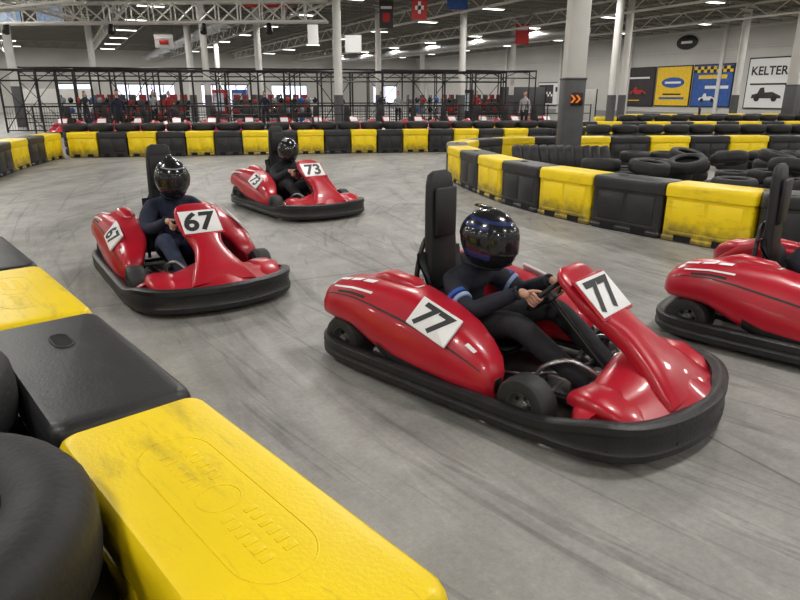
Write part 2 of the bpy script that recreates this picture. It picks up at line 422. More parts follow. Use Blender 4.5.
def cabinet(x,y,w,h,m1,m2,rz):
    b=MB(); b.rbox((0,0,h/2),(w,.75,h),.03,0); b.box((-.08*w,-.385,h*.58),(w*.68,.02,h*.6),1); b.box((w*.36,-.385,h*.6),(w*.14,.02,h*.25),2)
    b.rbox((0,-.385,h*.14),(w*.7,.03,h*.12),.01,2)
    o=b.obj('vending_machine',[m1,m2,m_frame]); o.location=(x,y,0); o.rotation_euler=(0,0,rz)
m_glass=M('machine_front',(.35,.38,.42),.2,emit=.25,var=.6,scale=5)
cabinet(-12.5,46,1.0,1.95,m_pred,m_glass,.1); cabinet(-11.2,46.2,1.0,1.95,m_pblu,m_glass,.1); cabinet(4.6,46,1.0,1.95,m_frame,m_glass,0)
def shelf(x,y,rz):
    b=MB()
    for px in (-1.2,0,1.2):
        for py in (-.25,.25): b.box((px,py,.8),(.05,.05,1.6),0)
    cols=[1,2,1,3,1,4,2]
    for z in (.2,.7,1.2):
        b.box((0,0,z),(2.45,.55,.04),0)
        for k in range(7):
            X=Matrix.Translation((-1.05+.35*k,0,z+.15))
            b.rev([(.001,-.13),(.09,-.12),(.13,-.03),(.125,.06),(.08,.12),(.001,.14)],cols[(k+int(z*7))%7],12,X,loop=False)
    o=b.obj('helmet_rack',[m_frame,m_hel,m_helw,m_pred,m_pblu]); o.location=(x,y,0); o.rotation_euler=(0,0,rz)
shelf(-16,33.5,.15); shelf(-5.5,34.4,.15); shelf(1.6,35.0,.15)
def bench(x,y,rz):
    b=MB()
    for k in range(4):
        b.box((0,.6*k+.2,.25+.30*k),(5.2,.03,.3),1); b.rbox((0,.6*k,.12+.30*k),(5.2,.55,.04),.01,0)
        for q in range(9):
            mi=2 if (q*5+k*3)%7<3 else 3
            b.rbox((-2.3+.57*q,.6*k,.36+.30*k),(.42,.38,.05),.02,mi); b.rbox((-2.3+.57*q,.6*k+.19,.55+.30*k),(.42,.05,.36),.02,mi)
            b.box((-2.3+.57*q,.6*k,.24+.30*k),(.06,.06,.2),1)
    for px in (-2.5,-.8,.8,2.5):
        for k in range(4): b.box((px,.6*k,.06+.15*k),(.06,.06,.12+.30*k),1)
    o=b.obj('bleacher_seating',[m_duct,m_frame,m_seatr,m_seatd]); o.location=(x,y,0); o.rotation_euler=(0,0,rz)
bench(-14.5,36.3,.2); bench(-8.5,43.6,.2); bench(6.2,49.5,.3)
def panelwall(x,y,w,h,z,m,rz,name='partition_panel'):
    b=MB(); b.rbox((0,0,h/2+z),(w,.12,h),.01,0)
    for s in (-1,1): b.box((s*(w/2-.06),0,(h+z)/2),(.1,.14,h+z),1)
    o=b.obj(name,[m,m_frame]); o.location=(x,y,0); o.rotation_euler=(0,0,rz)
panelwall(-23.5,45,5,2.0,0,m_colw,.3); panelwall(9.8,52.5,4,2.2,0,m_cold,.3); panelwall(12.5,46,3,2.0,0,m_colw,.4)

def banner(name,x,y,z,w,h,m1,kind):
    b=MB(); b.box((0,0,0),(w,.02,h),0)
    b.cyl((-w/2-.03,0,h/2),(w/2+.03,0,h/2),.015,mi=1,n=6)
    for s in (-1,1): b.cyl((s*w/2,0,h/2),(s*w/2,0,CZ-.6-z),.006,mi=1,n=4)
    if kind==1: b.box((0,-.015,0),(w*.55,.01,h*.16),2); b.box((0,-.015,0),(w*.18,.01,h*.5),2)
    if kind==2: b.box((0,-.015,h*.25),(w*.8,.01,h*.1),2); b.rbox((0,-.015,-h*.1),(w*.5,.01,h*.35),.004,3)
    o=b.obj(name,[m1,m_frame,m_white,m_pred]); o.location=(x,y,z)
banner('hanging_banner',-.6,30,4.95,.6,1.1,m_pdrk,2)
banner('hanging_banner',.82,29,5.1,.65,.95,m_pred,1)
banner('hanging_banner',2.5,30,5.4,.9,.5,m_pblu,0)
banner('hanging_banner',-4.1,32,4.3,.5,.9,m_white,0)
banner('hanging_banner',-2.3,33.3,4.0,.8,.8,m_white,0)
banner('hanging_banner',-6,30.6,5.45,2.2,.3,m_pred,0)
banner('hanging_banner',7.2,40,5.0,.8,1.1,m_pred,2)
banner('hanging_banner',-11.5,33,4.1,.9,.6,m_colw,2)
m_scr=M('screen_glow',(.20,.28,.42),.3,emit=.6,var=.6,scale=3)
for x in (-17.2,-15.3):
    b=MB(); b.rbox((0,0,0),(1.3,.1,.8),.02,0); b.box((0,-.055,0),(1.2,.01,.7),1); b.cyl((0,0,.4),(0,0,CZ-.6-4.9),.03,n=6)
    o=b.obj('wall_screen',[m_frame,m_scr]); o.location=(x,30,4.9)

def poster(name,b0,b1,z0,z1,fill,extra):
    b=MB(); xx=A1-.04
    b.box((xx,(b0+b1)/2,(z0+z1)/2),(.06,b1-b0,z1-z0),0)
    mats=[m_ink,fill,m_white,m_pred,m_pyel,m_pblu,m_pdrk]
    xf=xx-.04
    b.box((xf,(b0+b1)/2,(z0+z1)/2),(.02,b1-b0-.16,z1-z0-.16),1)
    def F(u,v): return Vector((xf-.02,(b0+b1)/2-u,(z0+z1)/2+v))
    def rect(u0,u1,v0,v1,mi,dx=0): b.add([F(u0,v0)-Vector((dx,0,0)),F(u1,v0)-Vector((dx,0,0)),F(u1,v1)-Vector((dx,0,0)),F(u0,v1)-Vector((dx,0,0))],[(0,1,2,3)],mi)
    extra(b,F,rect); br(b.obj(name,mats,smooth=False,fix=False))
def kart_sil(rect,mi,cx,cy,s,b,F):
    pts=[(-1,0),(-.95,.22),(-.6,.3),(-.45,.62),(-.2,.66),(-.1,.35),(.4,.38),(.95,.15),(1,0)]
    b.add([F(cx+p[0]*s,cy+p[1]*s)-Vector((.006,0,0)) for p in pts],[tuple(range(len(pts)))],mi)
    for wx in (-.6,.55): b.add([F(cx+(wx+.2*math.cos(t))*s,cy+.2*math.sin(t)*s)-Vector((.01,0,0)) for t in [k*math.pi/6 for k in range(12)]],[tuple(range(12))],0)
def ex_w(b,F,rect):
    b.text('KELTER',.72,lambda u,v:F(u,v+.75)-Vector((.01,0,0)),0,0,.015); rect(-1.2,1.2,-.1,.0,0); kart_sil(rect,6,0,-.9,1.0,b,F)
def ex_b(b,F,rect):
    for i in range(12):
        for jj in range(2):
            rect(-1.5+i*.25,-1.5+(i+1)*.25,.85+jj*.2,1.05+jj*.2,4 if (i+jj)%2 else 0,.005)
    rect(-1.1,1.1,.45,.7,4); rect(-.5,1.3,-.2,.0,2); kart_sil(rect,2,-.2,-.95,.7,b,F)
def ex_y(b,F,rect):
    b.add([F(1.0*math.cos(t),.25+.36*math.sin(t)) for t in [k*math.pi/12 for k in range(24)]],[tuple(range(24))],5); rect(-.7,.7,.18,.32,2,.006); rect(-1.1,1.1,-.9,-.75,5); rect(-.8,.8,-.6,-.5,0)
def ex_d(b,F,rect):
    kart_sil(rect,3,0,-.5,.8,b,F); rect(-1,1,.6,.72,2); rect(-1.2,.2,-1.0,-.93,4)
def ex_g(b,F,rect):
    rect(-2,0,-.8,.8,6); rect(.3,1.8,.2,.6,0)
    for i in range(8):
        for jj in range(2): rect(-1.9+i*.23,-1.9+(i+1)*.23,-.2+jj*.2,jj*.2,2 if (i+jj)%2 else 0,.006)
poster('wall_poster',25.0,28.0,.75,3.85,m_white,ex_w)
poster('wall_poster',28.95,32.1,.8,3.6,m_pblu,ex_b)
poster('wall_poster',32.2,35.3,.8,3.6,m_pyel,ex_y)
poster('wall_poster',35.4,38.4,.75,3.6,m_pdrk,ex_d)
poster('wall_poster',44.6,48.9,.65,2.7,m_white,ex_g)
b=MB(); b.rev([(.001,-.03),(.55,-.03),(.6,0),(.55,.03),(.001,.03)],0,24,Matrix.Translation((A1-.06,33.0,5.1))@Matrix.Diagonal((1,1.5,.8,1)).to_4x4()@Matrix.Rotation(R(90),4,'Y'),loop=False)
b.box((A1-.1,33,5.1),(.02,.9,.16),1); br(b.obj('wall_emblem_sign',[m_ink,m_white]))
b=MB(); b.box((A1-.06,21.8,1.1),(.08,1.1,2.2),0); b.box((A1-.04,21.8,1.12),(.06,1.3,2.3),1); b.rbox((A1-.12,21.4,1.05),(.06,.3,.05),.01,2)
br(b.obj('door_1',[m_grey,m_frame,m_metal]))

# ---------------------------------------------------------------- barrier blocks
HW=.228
def block_mesh(name,mat,kind):
    b=MB()
    prof=[(.02,0),(.004,.02),(0,.05),(.014,.07),(.014,.40),(.014,.50),(0,.515),(0,.600),(.004,.623),(.011,.639),(.022,.649),(.038,.652)]
    rs=[]
    for ins,z in prof:
        rs.append([Vector((.5+x,y,z)) for x,y in rr(.496-ins,HW-ins,.055-ins*.5,6)])
    b.rings(rs,0)
    for s in (1,-1):
        X=Matrix.Translation((.5,s*(HW-.014),0))
        b.rbox((-.205,0,.30),(.36,.012,.34),.004,0,X); b.rbox((.205,0,.30),(.36,.012,.34),.004,0,X)
        b.rbox((0,0,.11),(.86,.016,.03),.004,0,X)
        b.box((-.22,s*.0085,.05),(.2,.012,.07),1,X); b.box((.22,s*.0085,.05),(.2,.012,.07),1,X)
    if kind=='y':
        pts=[Vector((.5+x,y,.651)) for x,y in rr(.29,.10,.09,8)]
        b.tube(pts,.003,0,6,closed=True)
        pts=[Vector((.5+.045*math.cos(t),.055*math.sin(t),.651)) for t in [k*math.pi/10 for k in range(20)]]
        b.tube(pts,.003,0,6,closed=True)
        for s in (-1,1):
            for yy in (-.036,.024):
                for q in range(6):
                    b.rbox((.5+s*(.075+.029*q),yy,.6515),(.015,.034,.0045),.002,0)
    else:
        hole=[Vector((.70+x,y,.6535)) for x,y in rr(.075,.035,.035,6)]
        b.add(hole,[tuple(range(len(hole)))],1)  # flat black disc paints the slot's dark inside; the top has no recess
        b.tube([p for p in hole],.005,0,6,closed=True)
    return b.mesh(name,[mat,m_hole],ang=30)
me_y=block_mesh('block_yellow',m_yel,'y'); me_b=block_mesh('block_black',m_blk,'b')
def row(name,pts,pitch,start,side=1,explicit=False):
    P=[Vector((p[0],p[1],0)) for p in pts]
    par=empty(name)
    if explicit: out=P
    else:
        P=cat(P,10)
        out=[P[0]]; acc=P[0]; i=1
        while i<len(P):
            d=(P[i]-acc).length
            if d>=pitch:
                a=P[i-1] if (P[i-1]-acc).length<pitch else acc
                lo,hi=0.,1.
                for _ in range(24):
                    mm=(lo+hi)/2; q=a.lerp(P[i],mm)
                    if (q-acc).length<pitch: lo=mm
                    else: hi=mm
                acc=a.lerp(P[i],hi); out.append(acc)
            else: i+=1
    for k in range(len(out)-1):
        a,c=out[k],out[k+1]; d=(c-a); ang=math.atan2(d.y,d.x)
        nrm=Vector((-d.y,d.x,0)).normalized()*side
        y=(k%2==0)==(start=='y')
        put('block_%d'%k,me_y if y else me_b,par,a+nrm*HW,ang,(d.length,1,1))
    return out
row('track_barrier',[(.85,.17),(.13,1.03),(-.69,1.93),(-1.42,2.77),(-2.13,3.60),(-2.85,4.43),(-3.57,5.28),(-4.28,6.14),(-4.97,7.0),(-5.62,7.9),(-6.23,8.84),(-6.8,9.8),(-7.3,10.8),(-7.75,11.82),(-8.1,12.88),(-8.4,13.96),(-8.65,15.05),(-8.83,16.1),(-8.93,17.1)],1.12,'b',1,True)
row('track_barrier',[(-8.85,17.15),(-4,18.0),(1,18.9),(4.6,19.4)],.757,'y',1)
row('track_barrier',[(3.63,6.4),(3.0,7.19),(2.42,7.98),(1.95,8.8),(1.5,9.9),(1.15,11.4),(.93,12.6),(1.0,13.8),(1.6,14.9),(2.8,15.6),(4.4,15.9),(7,16.1),(11,16.4),(17,16.6)],1.0,'y',-1)
row('track_barrier',[(3.66,6.34),(4.5,6.0),(6,5.9),(9,6.5),(14,8)],1.0,'b',1)
row('track_barrier',[(2.2,20.6),(6,20.2),(10,20.6),(17,21.0)],.9,'y',1)
row('track_barrier',[(6.5,24.5),(9.5,24.2),(14,24.6),(21,25)],.9,'b',1)
row('track_barrier',[(8.9,29.6),(12,29.8),(24,31)],.95,'y',1)
row('track_barrier',[(11.8,34),(16,34.6),(25,35.4)],.95,'y',1)

# ---------------------------------------------------------------- tires
def tire_mesh(name,r=.32,w=.2,tread=True,n=48):
    b=MB(); h=w/2
    prof=[(r*.58,-h*.75),(r*.66,-h*.98),(r*.82,-h*1.0),(r*.93,-h*.86),(r*.985,-h*.6),(r,-h*.25),(r,h*.25),(r*.985,h*.6),(r*.93,h*.86),(r*.82,h*1.0),(r*.66,h*.98),(r*.58,h*.75),(r*.62,h*.5),(r*.80,0),(r*.62,-h*.5)]
    rs=[]
    for i in range(n):
        t=2*math.pi*i/n; ring=[]
        for q,(rad,z) in enumerate(prof):
            rr_=rad-(.012*(r/.32) if tread and 3<=q<=8 and i%2 else 0)
            ring.append(Vector((rr_*math.cos(t),rr_*math.sin(t),z+h)))
        rs.append(ring)
    b.rings(rs,0,loop=True)
    return b.mesh(name,[m_tire],ang=50)
tm=tire_mesh('tire')
def stack_mesh(n,r,w,tread=True,jit=.012):
    b=MB(); t0=tire_mesh('tmp',r,w,tread,44)
    V=[v.co.copy() for v in t0.vertices];F=[tuple(p.vertices) for p in t0.polygons]
    for k in range(n):
        ox,oy=random.uniform(-jit,jit),random.uniform(-jit,jit)
        b.add([Vector((v.x+ox,v.y+oy,v.z+k*w)) for v in V],F,0)
    return b.mesh('tire_stack',[m_tire],ang=50)
st4=stack_mesh(4,.33,.212); st3=stack_mesh(3,.44,.262,False,jit=.005); st1=stack_mesh(1,.33,.2); st2=[stack_mesh(2,.33,.2,jit=.04) for _ in range(3)]
def stacks(name,me,pts):
    e=empty(name)
    for k,p in enumerate(pts):
        mm=me if not isinstance(me,list) else me[k%len(me)]
        put('stack_%d'%k,mm,e,(p[0],p[1],0),random.uniform(0,6))
pts=[]; d=Vector((.656,-.754)); nn=Vector((-.754,-.656)); s0=Vector((-.42,1.60))
for k in range(-1,8):
    p=s0-d*(.91*k+.02)+nn*.875; pts.append((p.x,p.y))
stacks('tire_stacks',st3,pts)
pts=[]; N=21
for k in range(N): 
    t=k/(N-1); pts.append((-9.0+13.6*t,18.0+2.25*t))
stacks('tire_stacks',st4,pts)
def jit(L,a=.12): return [(x+random.uniform(-a,a)*.5,y+random.uniform(-a,a)) for x,y in L]
mix=[st2[0],st2[1],st1,st2[2]]
stacks('tire_stacks',mix,jit([(2.95,10.6),(3.66,10.35),(4.4,10.0),(5.12,9.7),(5.85,9.5),(6.6,9.4),(7.4,9.5)]))
stacks('tire_stacks',mix,jit([(4.0,11.3),(4.75,11.1),(5.5,10.9),(6.3,10.8),(7.1,10.9),(7.9,11.0)]))
stacks('tire_stacks',mix,jit([(5.0,12.6),(5.75,12.5),(6.5,12.4),(7.25,12.5),(8.0,12.6),(8.75,12.7),(9.5,12.8)]))
stacks('tire_stacks',mix,jit([(5.2,14.3),(5.95,14.4),(6.7,14.4),(7.5,14.5),(8.2,14.5),(8.95,14.6),(9.7,14.7),(10.5,14.8)]))
stacks('tire_stacks',st4,[(5.3+.7*k,17.35+.03*k) for k in range(15)])
stacks('tire_stacks',mix,[(8+.72*k,22.6+.03*k) for k in range(12)])
stacks('tire_stacks',st4,[(9+.72*k,25.9+.04*k) for k in range(14)])
e=empty('tire_row')
for k in range(11):
    o=put('tire_%d'%k,tm,e,(2.30+.165*k,12.9-.03*k,.322)); o.rotation_euler=(0,R(76),R(-14+random.uniform(-4,4)))
e=empty('tire_pile')
for k,(x,y,z,rx,ry) in enumerate(((5.3,11.9,.42,12,8),(6.0,11.65,.40,-10,14),(6.8,11.6,.42,8,-12),(4.6,12.05,.02,0,0),(7.6,11.8,.40,-8,10),(4.75,10.55,.42,14,6),(6.2,10.15,.42,-12,8),(3.3,11.3,.02,0,0),(7.1,10.2,.40,10,-8),(8.6,11.8,.02,0,0),(3.3,10.5,.41,4,-5),(3.95,10.15,.41,-5,4))):
    o=put('tire_%d'%k,tm,e,(x,y,z)); o.rotation_euler=(R(rx),R(ry),k)

# ---------------------------------------------------------------- go-kart parts (local: +X forward, +Y left)
def se(t,e): 
    c,s=math.cos(t),math.sin(t); return math.copysign(abs(c)**e,c),math.copysign(abs(s)**e,s)
half=[(-1.14,.0),(-1.14,.30),(-1.10,.50),(-.98,.62),(-.75,.665),(-.3,.67),(.2,.67),(.5,.665),(.78,.64),(.98,.54),(1.10,.32),(1.15,0)]
outl=half+[(x,-y) for x,y in reversed(half[1:-1])]
path=cat([(x,y,0) for x,y in outl],6,True)
def bumper_mesh():
    b=MB(); K=len(path); rs=[]
    for i in range(K):
        d=(path[(i+1)%K]-path[i-1]).normalized(); n=Vector((-d.y,d.x,0))
        if n.dot(path[i])<0: n=-n
        f=max(0,min(1,(path[i].x-.5)/.4)); zt=.165+.065*f*f*(3-2*f); z0=.04
        prof=[(-.045,z0+.01),(-.02,z0),(.015,z0),(.032,z0+.015),(.034,z0+.045),(.024,z0+.06),(.024,zt-.06),(.034,zt-.045),(.032,zt-.012),(.012,zt),(-.02,zt),(-.045,zt-.012)]
        rs.append([path[i]+n*(q-.03)+Vector((0,0,z)) for q,z in prof])
    b.rings(rs,0,loop=True)
    for x,y in ((-.9,.6),(-.3,.62),(.3,.62),(.8,.5)):
        for s in (1,-1): b.cyl((x,s*y,.10),(x*.9,s*.28,.10),.014,mi=1)
    for i in range(0,K,9):
        d=(path[(i+1)%K]-path[i-1]).normalized(); n=Vector((-d.y,d.x,0))
        if n.dot(path[i])<0:n=-n
        b.cyl(path[i]+n*-.01+Vector((0,0,.10)),path[i]+n*-.003+Vector((0,0,.10)),.009,mi=1,n=8)
    return b.mesh('bumper_ring',[m_bump,m_frame,m_metal],ang=35)
PST=[(-1.05,.50,.05,.31,.42),(-1.02,.495,.10,.29,.475),(-.93,.485,.135,.285,.525),(-.76,.475,.15,.275,.55),(-.60,.47,.155,.20,.555),(-.40,.475,.15,.115,.545),(-.18,.485,.14,.10,.500),(0,.495,.13,.10,.435),(.12,.505,.105,.10,.37),(.20,.51,.08,.105,.31),(.245,.512,.04,.12,.25)]
def pod_at(x,s,t,off=0):
    x=max(PST[0][0],min(PST[-1][0],x)); i=0
    while i<len(PST)-2 and PST[i+1][0]<x: i+=1
    a,c=PST[i],PST[i+1]; u=(x-a[0])/(c[0]-a[0])
    yc,hw,zl,zh=[a[j]+(c[j]-a[j])*u for j in (1,2,3,4)]
    zc=(zl+zh)/2;hh=(zh-zl)/2; cc,ss=se(t,.52)
    z=zc+hh*ss+off*math.sin(t); y=yc+hw*cc+off*math.cos(t)-.44*(z-zc)*(1 if z>zc else .15)
    return Vector((x,s*y,z))
FST=[(1.02,.21,.26,.045),(.92,.29,.21,.055),(.80,.365,.15,.06),(.69,.435,.12,.06),(.59,.50,.14,.05),(.50,.57,.168,.042),(.41,.645,.170,.036),(.345,.70,.15,.03),(.315,.725,.10,.016)]
def fairing_rings():
    rs=[];pts=cat([(a,c,0) for a,c,_,_ in FST],4); ws=cat([(a,c,0) for _,_,a,c in FST],4)
    for i in range(len(pts)):
        d=(pts[min(i+1,len(pts)-1)]-pts[max(i-1,0)]).normalized(); n=Vector((-d.y,d.x))
        n=-n if n.x<0 else n
        ring=[]
        for k in range(20):
            c,s=se(2*math.pi*k/20,.65)
            ring.append(Vector((pts[i].x+n.x*ws[i].y*s,ws[i].x*c,pts[i].y+n.y*ws[i].y*s)))
        rs.append(ring)
    return rs
def plate_frame():
    t=Vector((-.75,0,.66)).normalized(); n=Vector((.66,0,.75)).normalized()
    c=Vector((.492,0,.575))+n*.048
    return c,Vector((0,1,0)),t,n
def podplate(s):
    x0=-.15; t0=R(33)
    c=pod_at(x0,s,t0); ex=(pod_at(x0+.13,s,t0)-pod_at(x0-.13,s,t0)).normalized()
    ey=(pod_at(x0,s,t0+R(22))-pod_at(x0,s,t0-R(22))); ey=(ey-ex*ey.dot(ex)).normalized()
    n=ex.cross(ey).normalized()
    if n.y*s<0: n=-n
    if ey.z<0: ey=-ey
    return c+n*.010,ex*(-s),ey,n
def pods_mesh():
    b=MB()
    for s in (1,-1):
        xs=[PST[0][0]+ (PST[-1][0]-PST[0][0])*k/30 for k in range(31)]
        b.rings([[pod_at(x,s,2*math.pi*k/32) for k in range(32)] for x in xs],0)
        b.rings([[Vector((x,s*(.36+w*c),z+h*q)) for c,q in [se(2*math.pi*k/16,.6) for k in range(16)]] for x,w,z,h in ((-.98,.03,.36,.04),(-.85,.06,.46,.07),(-.65,.075,.53,.07),(-.45,.06,.52,.06),(-.34,.02,.48,.02))],0)
        b.rbox((.243,s*.51,.18),(.012,.06,.08),.005,1)
        # black sill strip and seam line
        xx=[-.52+.72*k/16 for k in range(17)]
        b.grid(lambda x,t:pod_at(x,s,t,.005),xx,[R(-58)+R(38)*k/4 for k in range(5)],1)
        xx=[-.98+1.16*k/24 for k in range(25)]
        b.grid(lambda x,t:pod_at(x,s,t,.003),xx,[R(8),R(10.5)],1)
    rs=[]; NK=30
    for k in range(NK+1):
        y=-.61+1.22*k/NK; q=abs(y)/.61
        xf=1.115-.22*q**2.4; xb=.62+.03*q; e=max(.0,1-q**9)
        zt=.265+.09*math.exp(-(y/.22)**2)-.02*q*q; zl=.08
        hw=(xf-xb)/2*(.35+.65*e); hh=(zt-zl)/2*(.45+.55*e); xc=(xf+xb)/2; zc=(zt+zl)/2
        ring=[]
        for j in range(24):
            c,s_=se(2*math.pi*j/24,.5); z=zc+hh*s_
            ring.append(Vector((xc+hw*c-(.15*s_*max(c,0) if s_>0 else 0),y,z-(.04*max(c,0)*s_ if s_>0 else 0))))
        rs.append(ring)
    b.rings(rs,0)
    for s in (1,-1):
        b.rings([[Vector((x,s*(y+w*c),z+h*q)) for c,q in [se(2*math.pi*k/14,.7) for k in range(14)]] for x,y,w,z,h in ((.60,.40,.05,.20,.03),(.68,.41,.11,.235,.05),(.8,.42,.12,.235,.05),(.92,.42,.09,.20,.03),(.98,.42,.03,.17,.01))],0)
    b.rings(fairing_rings(),0)
    for s in (1,-1): b.rbox((-.15,s*.52,.09),(.75,.2,.03),.01,1)
    fp=plate_frame()
    X=Matrix.Translation(fp[0])@Matrix((fp[1],fp[2],fp[3])).transposed().to_4x4()
    b.rbox((0,0,.0),(.34,.26,.014),.006,0,X,4); b.rbox((0,0,.010),(.31,.23,.006),.003,2,X,4)
    return b.mesh('body_panels',[m_red,m_bump,m_white],ang=45)
def decals(num):
    b=MB(); c,ex,ey,ez=plate_frame()
    if num: b.text(num,.25,lambda u,v:c+ex*u+ey*v+ez*.0155,1,.15,.008)
    for s in (1,-1):
        c2,fx,fy,fn=podplate(s)
        if num:
            X=Matrix.Translation(c2)@Matrix((fx*(-s),fy,fn)).transposed().to_4x4()
            b.rbox((0,0,0),(.29,.175,.018),.004,0,X,4)
            b.text(num,.19,lambda u,v:c2+fx*u*1.1+fy*v*1.0+fn*.0105,1,.2,.006)
        for k,(xa,xb_,ta,tb,mi) in enumerate(((-.95,-.86,62,76,0),(-.84,-.76,62,76,0),(-.74,-.66,62,76,0),(-.93,-.62,28,34,0),(-.98,-.94,42,56,0),(.06,.12,34,46,0),(-.62,-.40,88,93,0),(-.88,-.66,14,20,1))):
            b.grid(lambda x,t:pod_at(x+.05*(t-R(ta)),s,t,.004),[xa+(xb_-xa)*q/4 for q in range(5)],[R(ta)+R(tb-ta)*q/3 for q in range(4)],mi)
    return b.mesh('number_decals',[m_white,m_ink],ang=60,fix=False)
WC=Vector((.21,0,.545)); WA=Vector((.74,0,-.673)); WT=Vector((.673,0,.74)); WR=.135
def chassis_mesh():
    b=MB()
    b.rbox((.18,0,.075),(1.15,.52,.02),.008,0)
    for s in (1,-1):
        b.tube(cat([(-1.02,s*.24,.12),(-.6,s*.27,.10),(0,s*.30,.09),(.45,s*.26,.10),(.8,s*.20,.11),(1.0,s*.15,.12)],4),.018,0)
        b.tube(cat([(.42,s*.28,.10),(.48,s*.44,.14)],2),.016,1)
        b.cyl((.62,s*.12,.1),(.70,s*.12,.27),.012,mi=1); b.rbox((.71,s*.12,.28),(.02,.09,.06),.005,1)
        b.cyl((.44,s*.04,.17),(.46,s*.42,.15),.009,mi=1)
        b.rbox((.44,s*.42,.15),(.06,.05,.10),.01,1)
        b.tube(cat([(.30,s*.25,.11),(.36,s*.27,.24),(.50,s*.22,.30),(.62,s*.14,.22)],4),.012,1)
    b.cyl((-.88,-.48,.15),(-.88,.48,.15),.02,mi=1,n=12)
    for x in (-.98,-.5,.3,.78): b.cyl((x,-.26,.10),(x,.26,.10),.016,mi=0)
    b.rbox((-.80,-.16,.28),(.26,.26,.22),.03,0); b.rbox((-.80,-.16,.42),(.18,.2,.06),.02,1)
    for k in range(5): b.rbox((-.80,-.30,.22+.035*k),(.2,.02,.012),.003,1)
    b.rbox((-.82,.18,.30),(.28,.24,.2),.04,0); b.cyl((-.82,.18,.40),(-.82,.18,.44),.035,mi=1,n=12)
    b.tube(cat([(-.85,-.05,.30),(-.98,.0,.30),(-1.02,.12,.28),(-1.02,.3,.26)],4),.028,1)
    b.rev([(.001,0),(.09,0),(.09,.006),(.001,.006)],1,20,Matrix.Translation((-.88,.05,.15))@Matrix.Rotation(R(90),4,'X'),loop=False)
    b.rbox((.42,-.15,.13),(.14,.10,.1),.01,1); b.rbox((.55,.05,.13),(.12,.07,.08),.01,1)
    b.tube(cat([(.5,-.1,.16),(.4,-.2,.2),(.2,-.24,.14),(-.1,-.27,.13)],4),.008,1)
    b.cyl(WC,(.60,0,.19),.013,mi=0)
    b.tube(cat([(-.60,.19,.10),(-.62,.17,.5),(-.625,.10,.72),(-.625,0,.76),(-.625,-.10,.72),(-.62,-.17,.5),(-.60,-.19,.10)],5),.016,0)
    b.cyl((-.62,.17,.5),(-.9,.22,.14),.014); b.cyl((-.62,-.17,.5),(-.9,-.22,.14),.014)
    return b.mesh('chassis',[m_frame,m_metal],ang=40)
def seat_mesh():
    b=MB()
    prof=cat([(.02,0,.17),(-.12,0,.125),(-.32,0,.12),(-.46,0,.19),(-.535,0,.36),(-.56,0,.55),(-.575,0,.68)],4)
    K=len(prof)
    for off in (0,.018):
        rs=[]
        for i in range(K):
            d=(prof[min(i+1,K-1)]-prof[max(i-1,0)]).normalized(); n=Vector((-d.z,0,d.x)) 
            if n.dot(Vector((.7,0,.7)))<0: n=-n
            w=.215-.03*abs(i/(K-1)-.45)
            sn=math.sin(math.pi*min(1,.15+i/(K-1)*.95)); hgt=.15*sn**.7 if sn>0 else 0
            rs.append([prof[i]+Vector((0,w*u,0))+n*(hgt*abs(u)**3-off) for u in [-1+2*k/12 for k in range(13)]])
        vs=[p for r in rs for p in r]; fs=[(i*13+k,i*13+k+1,(i+1)*13+k+1,(i+1)*13+k) for i in range(K-1) for k in range(12)]
        b.add(vs,fs,0)
    rs=[]
    for z,w,t in ((.44,.11,.02),(.47,.135,.028),(.6,.138,.030),(.8,.133,.030),(.98,.125,.030),(1.08,.115,.030),(1.14,.10,.026),(1.165,.06,.012)):
        rs.append([Vector((-.555-.05*(z-.44)+x,y,z)) for x,y in rr(t,w,.03,4)])
    b.rings(rs,0)
    b.rbox((-.535,0,.92),(.03,.19,.30),.012,0)
    return b.mesh('seat',[m_seat],ang=50,fix=False)
def wheel_mesh(name,r,w):
    b=MB();h=w/2
    X=Matrix.Rotation(R(90),4,'X')
    b.rev([(r*.52,-h*.9),(r*.7,-h),(r*.9,-h*.92),(r*.98,-h*.7),(r,-h*.3),(r,h*.3),(r*.98,h*.7),(r*.9,h*.92),(r*.7,h),(r*.52,h*.9)],0,36,X)
    b.rev([(.001,-h*.5),(r*.2,-h*.5),(r*.22,-h*.35),(r*.42,-h*.45),(r*.5,-h*.88),(r*.54,-h*.9),(r*.54,h*.9),(r*.5,h*.88),(r*.42,h*.45),(r*.22,h*.35),(r*.2,h*.5),(.001,h*.5)],1,28,X,loop=False)
    for s in (1,-1):
        b.cyl((0,s*h*.3,0),(0,s*h*.8,0),r*.16,mi=2,n=12)
        for k in range(5):
            t=2*math.pi*k/5; b.cyl((r*.3*math.cos(t),s*h*.38,r*.3*math.sin(t)),(r*.3*math.cos(t),s*h*.48,r*.3*math.sin(t)),r*.075,mi=3,n=10)
    return b.mesh(name,[m_ktire,m_rim,m_metal,m_hole],ang=40)
def steer_mesh():
    b=MB()
    pts=[WC+Vector((0,1,0))*WR*math.cos(t)+WT*WR*math.sin(t) for t in [k*math.pi/16 for k in range(32)]]
    b.tube(pts,.014,0,8,closed=True)
    for t in (0,180,270): 
        p=WC+Vector((0,1,0))*WR*math.cos(R(t))+WT*WR*math.sin(R(t)); b.cyl(WC+WA*.02,p,.011,mi=0)
    b.cyl(WC-WA*.01,WC+WA*.04,.04,mi=0,n=14)
    return b.mesh('steering_wheel',[m_frame],ang=50)
KM=dict(bumper=bumper_mesh(),body=pods_mesh(),chassis=chassis_mesh(),seat=seat_mesh(),wf=wheel_mesh('wheel_front',.15,.14),wr=wheel_mesh('wheel_rear',.15,.20),steer=steer_mesh())
DEC={}
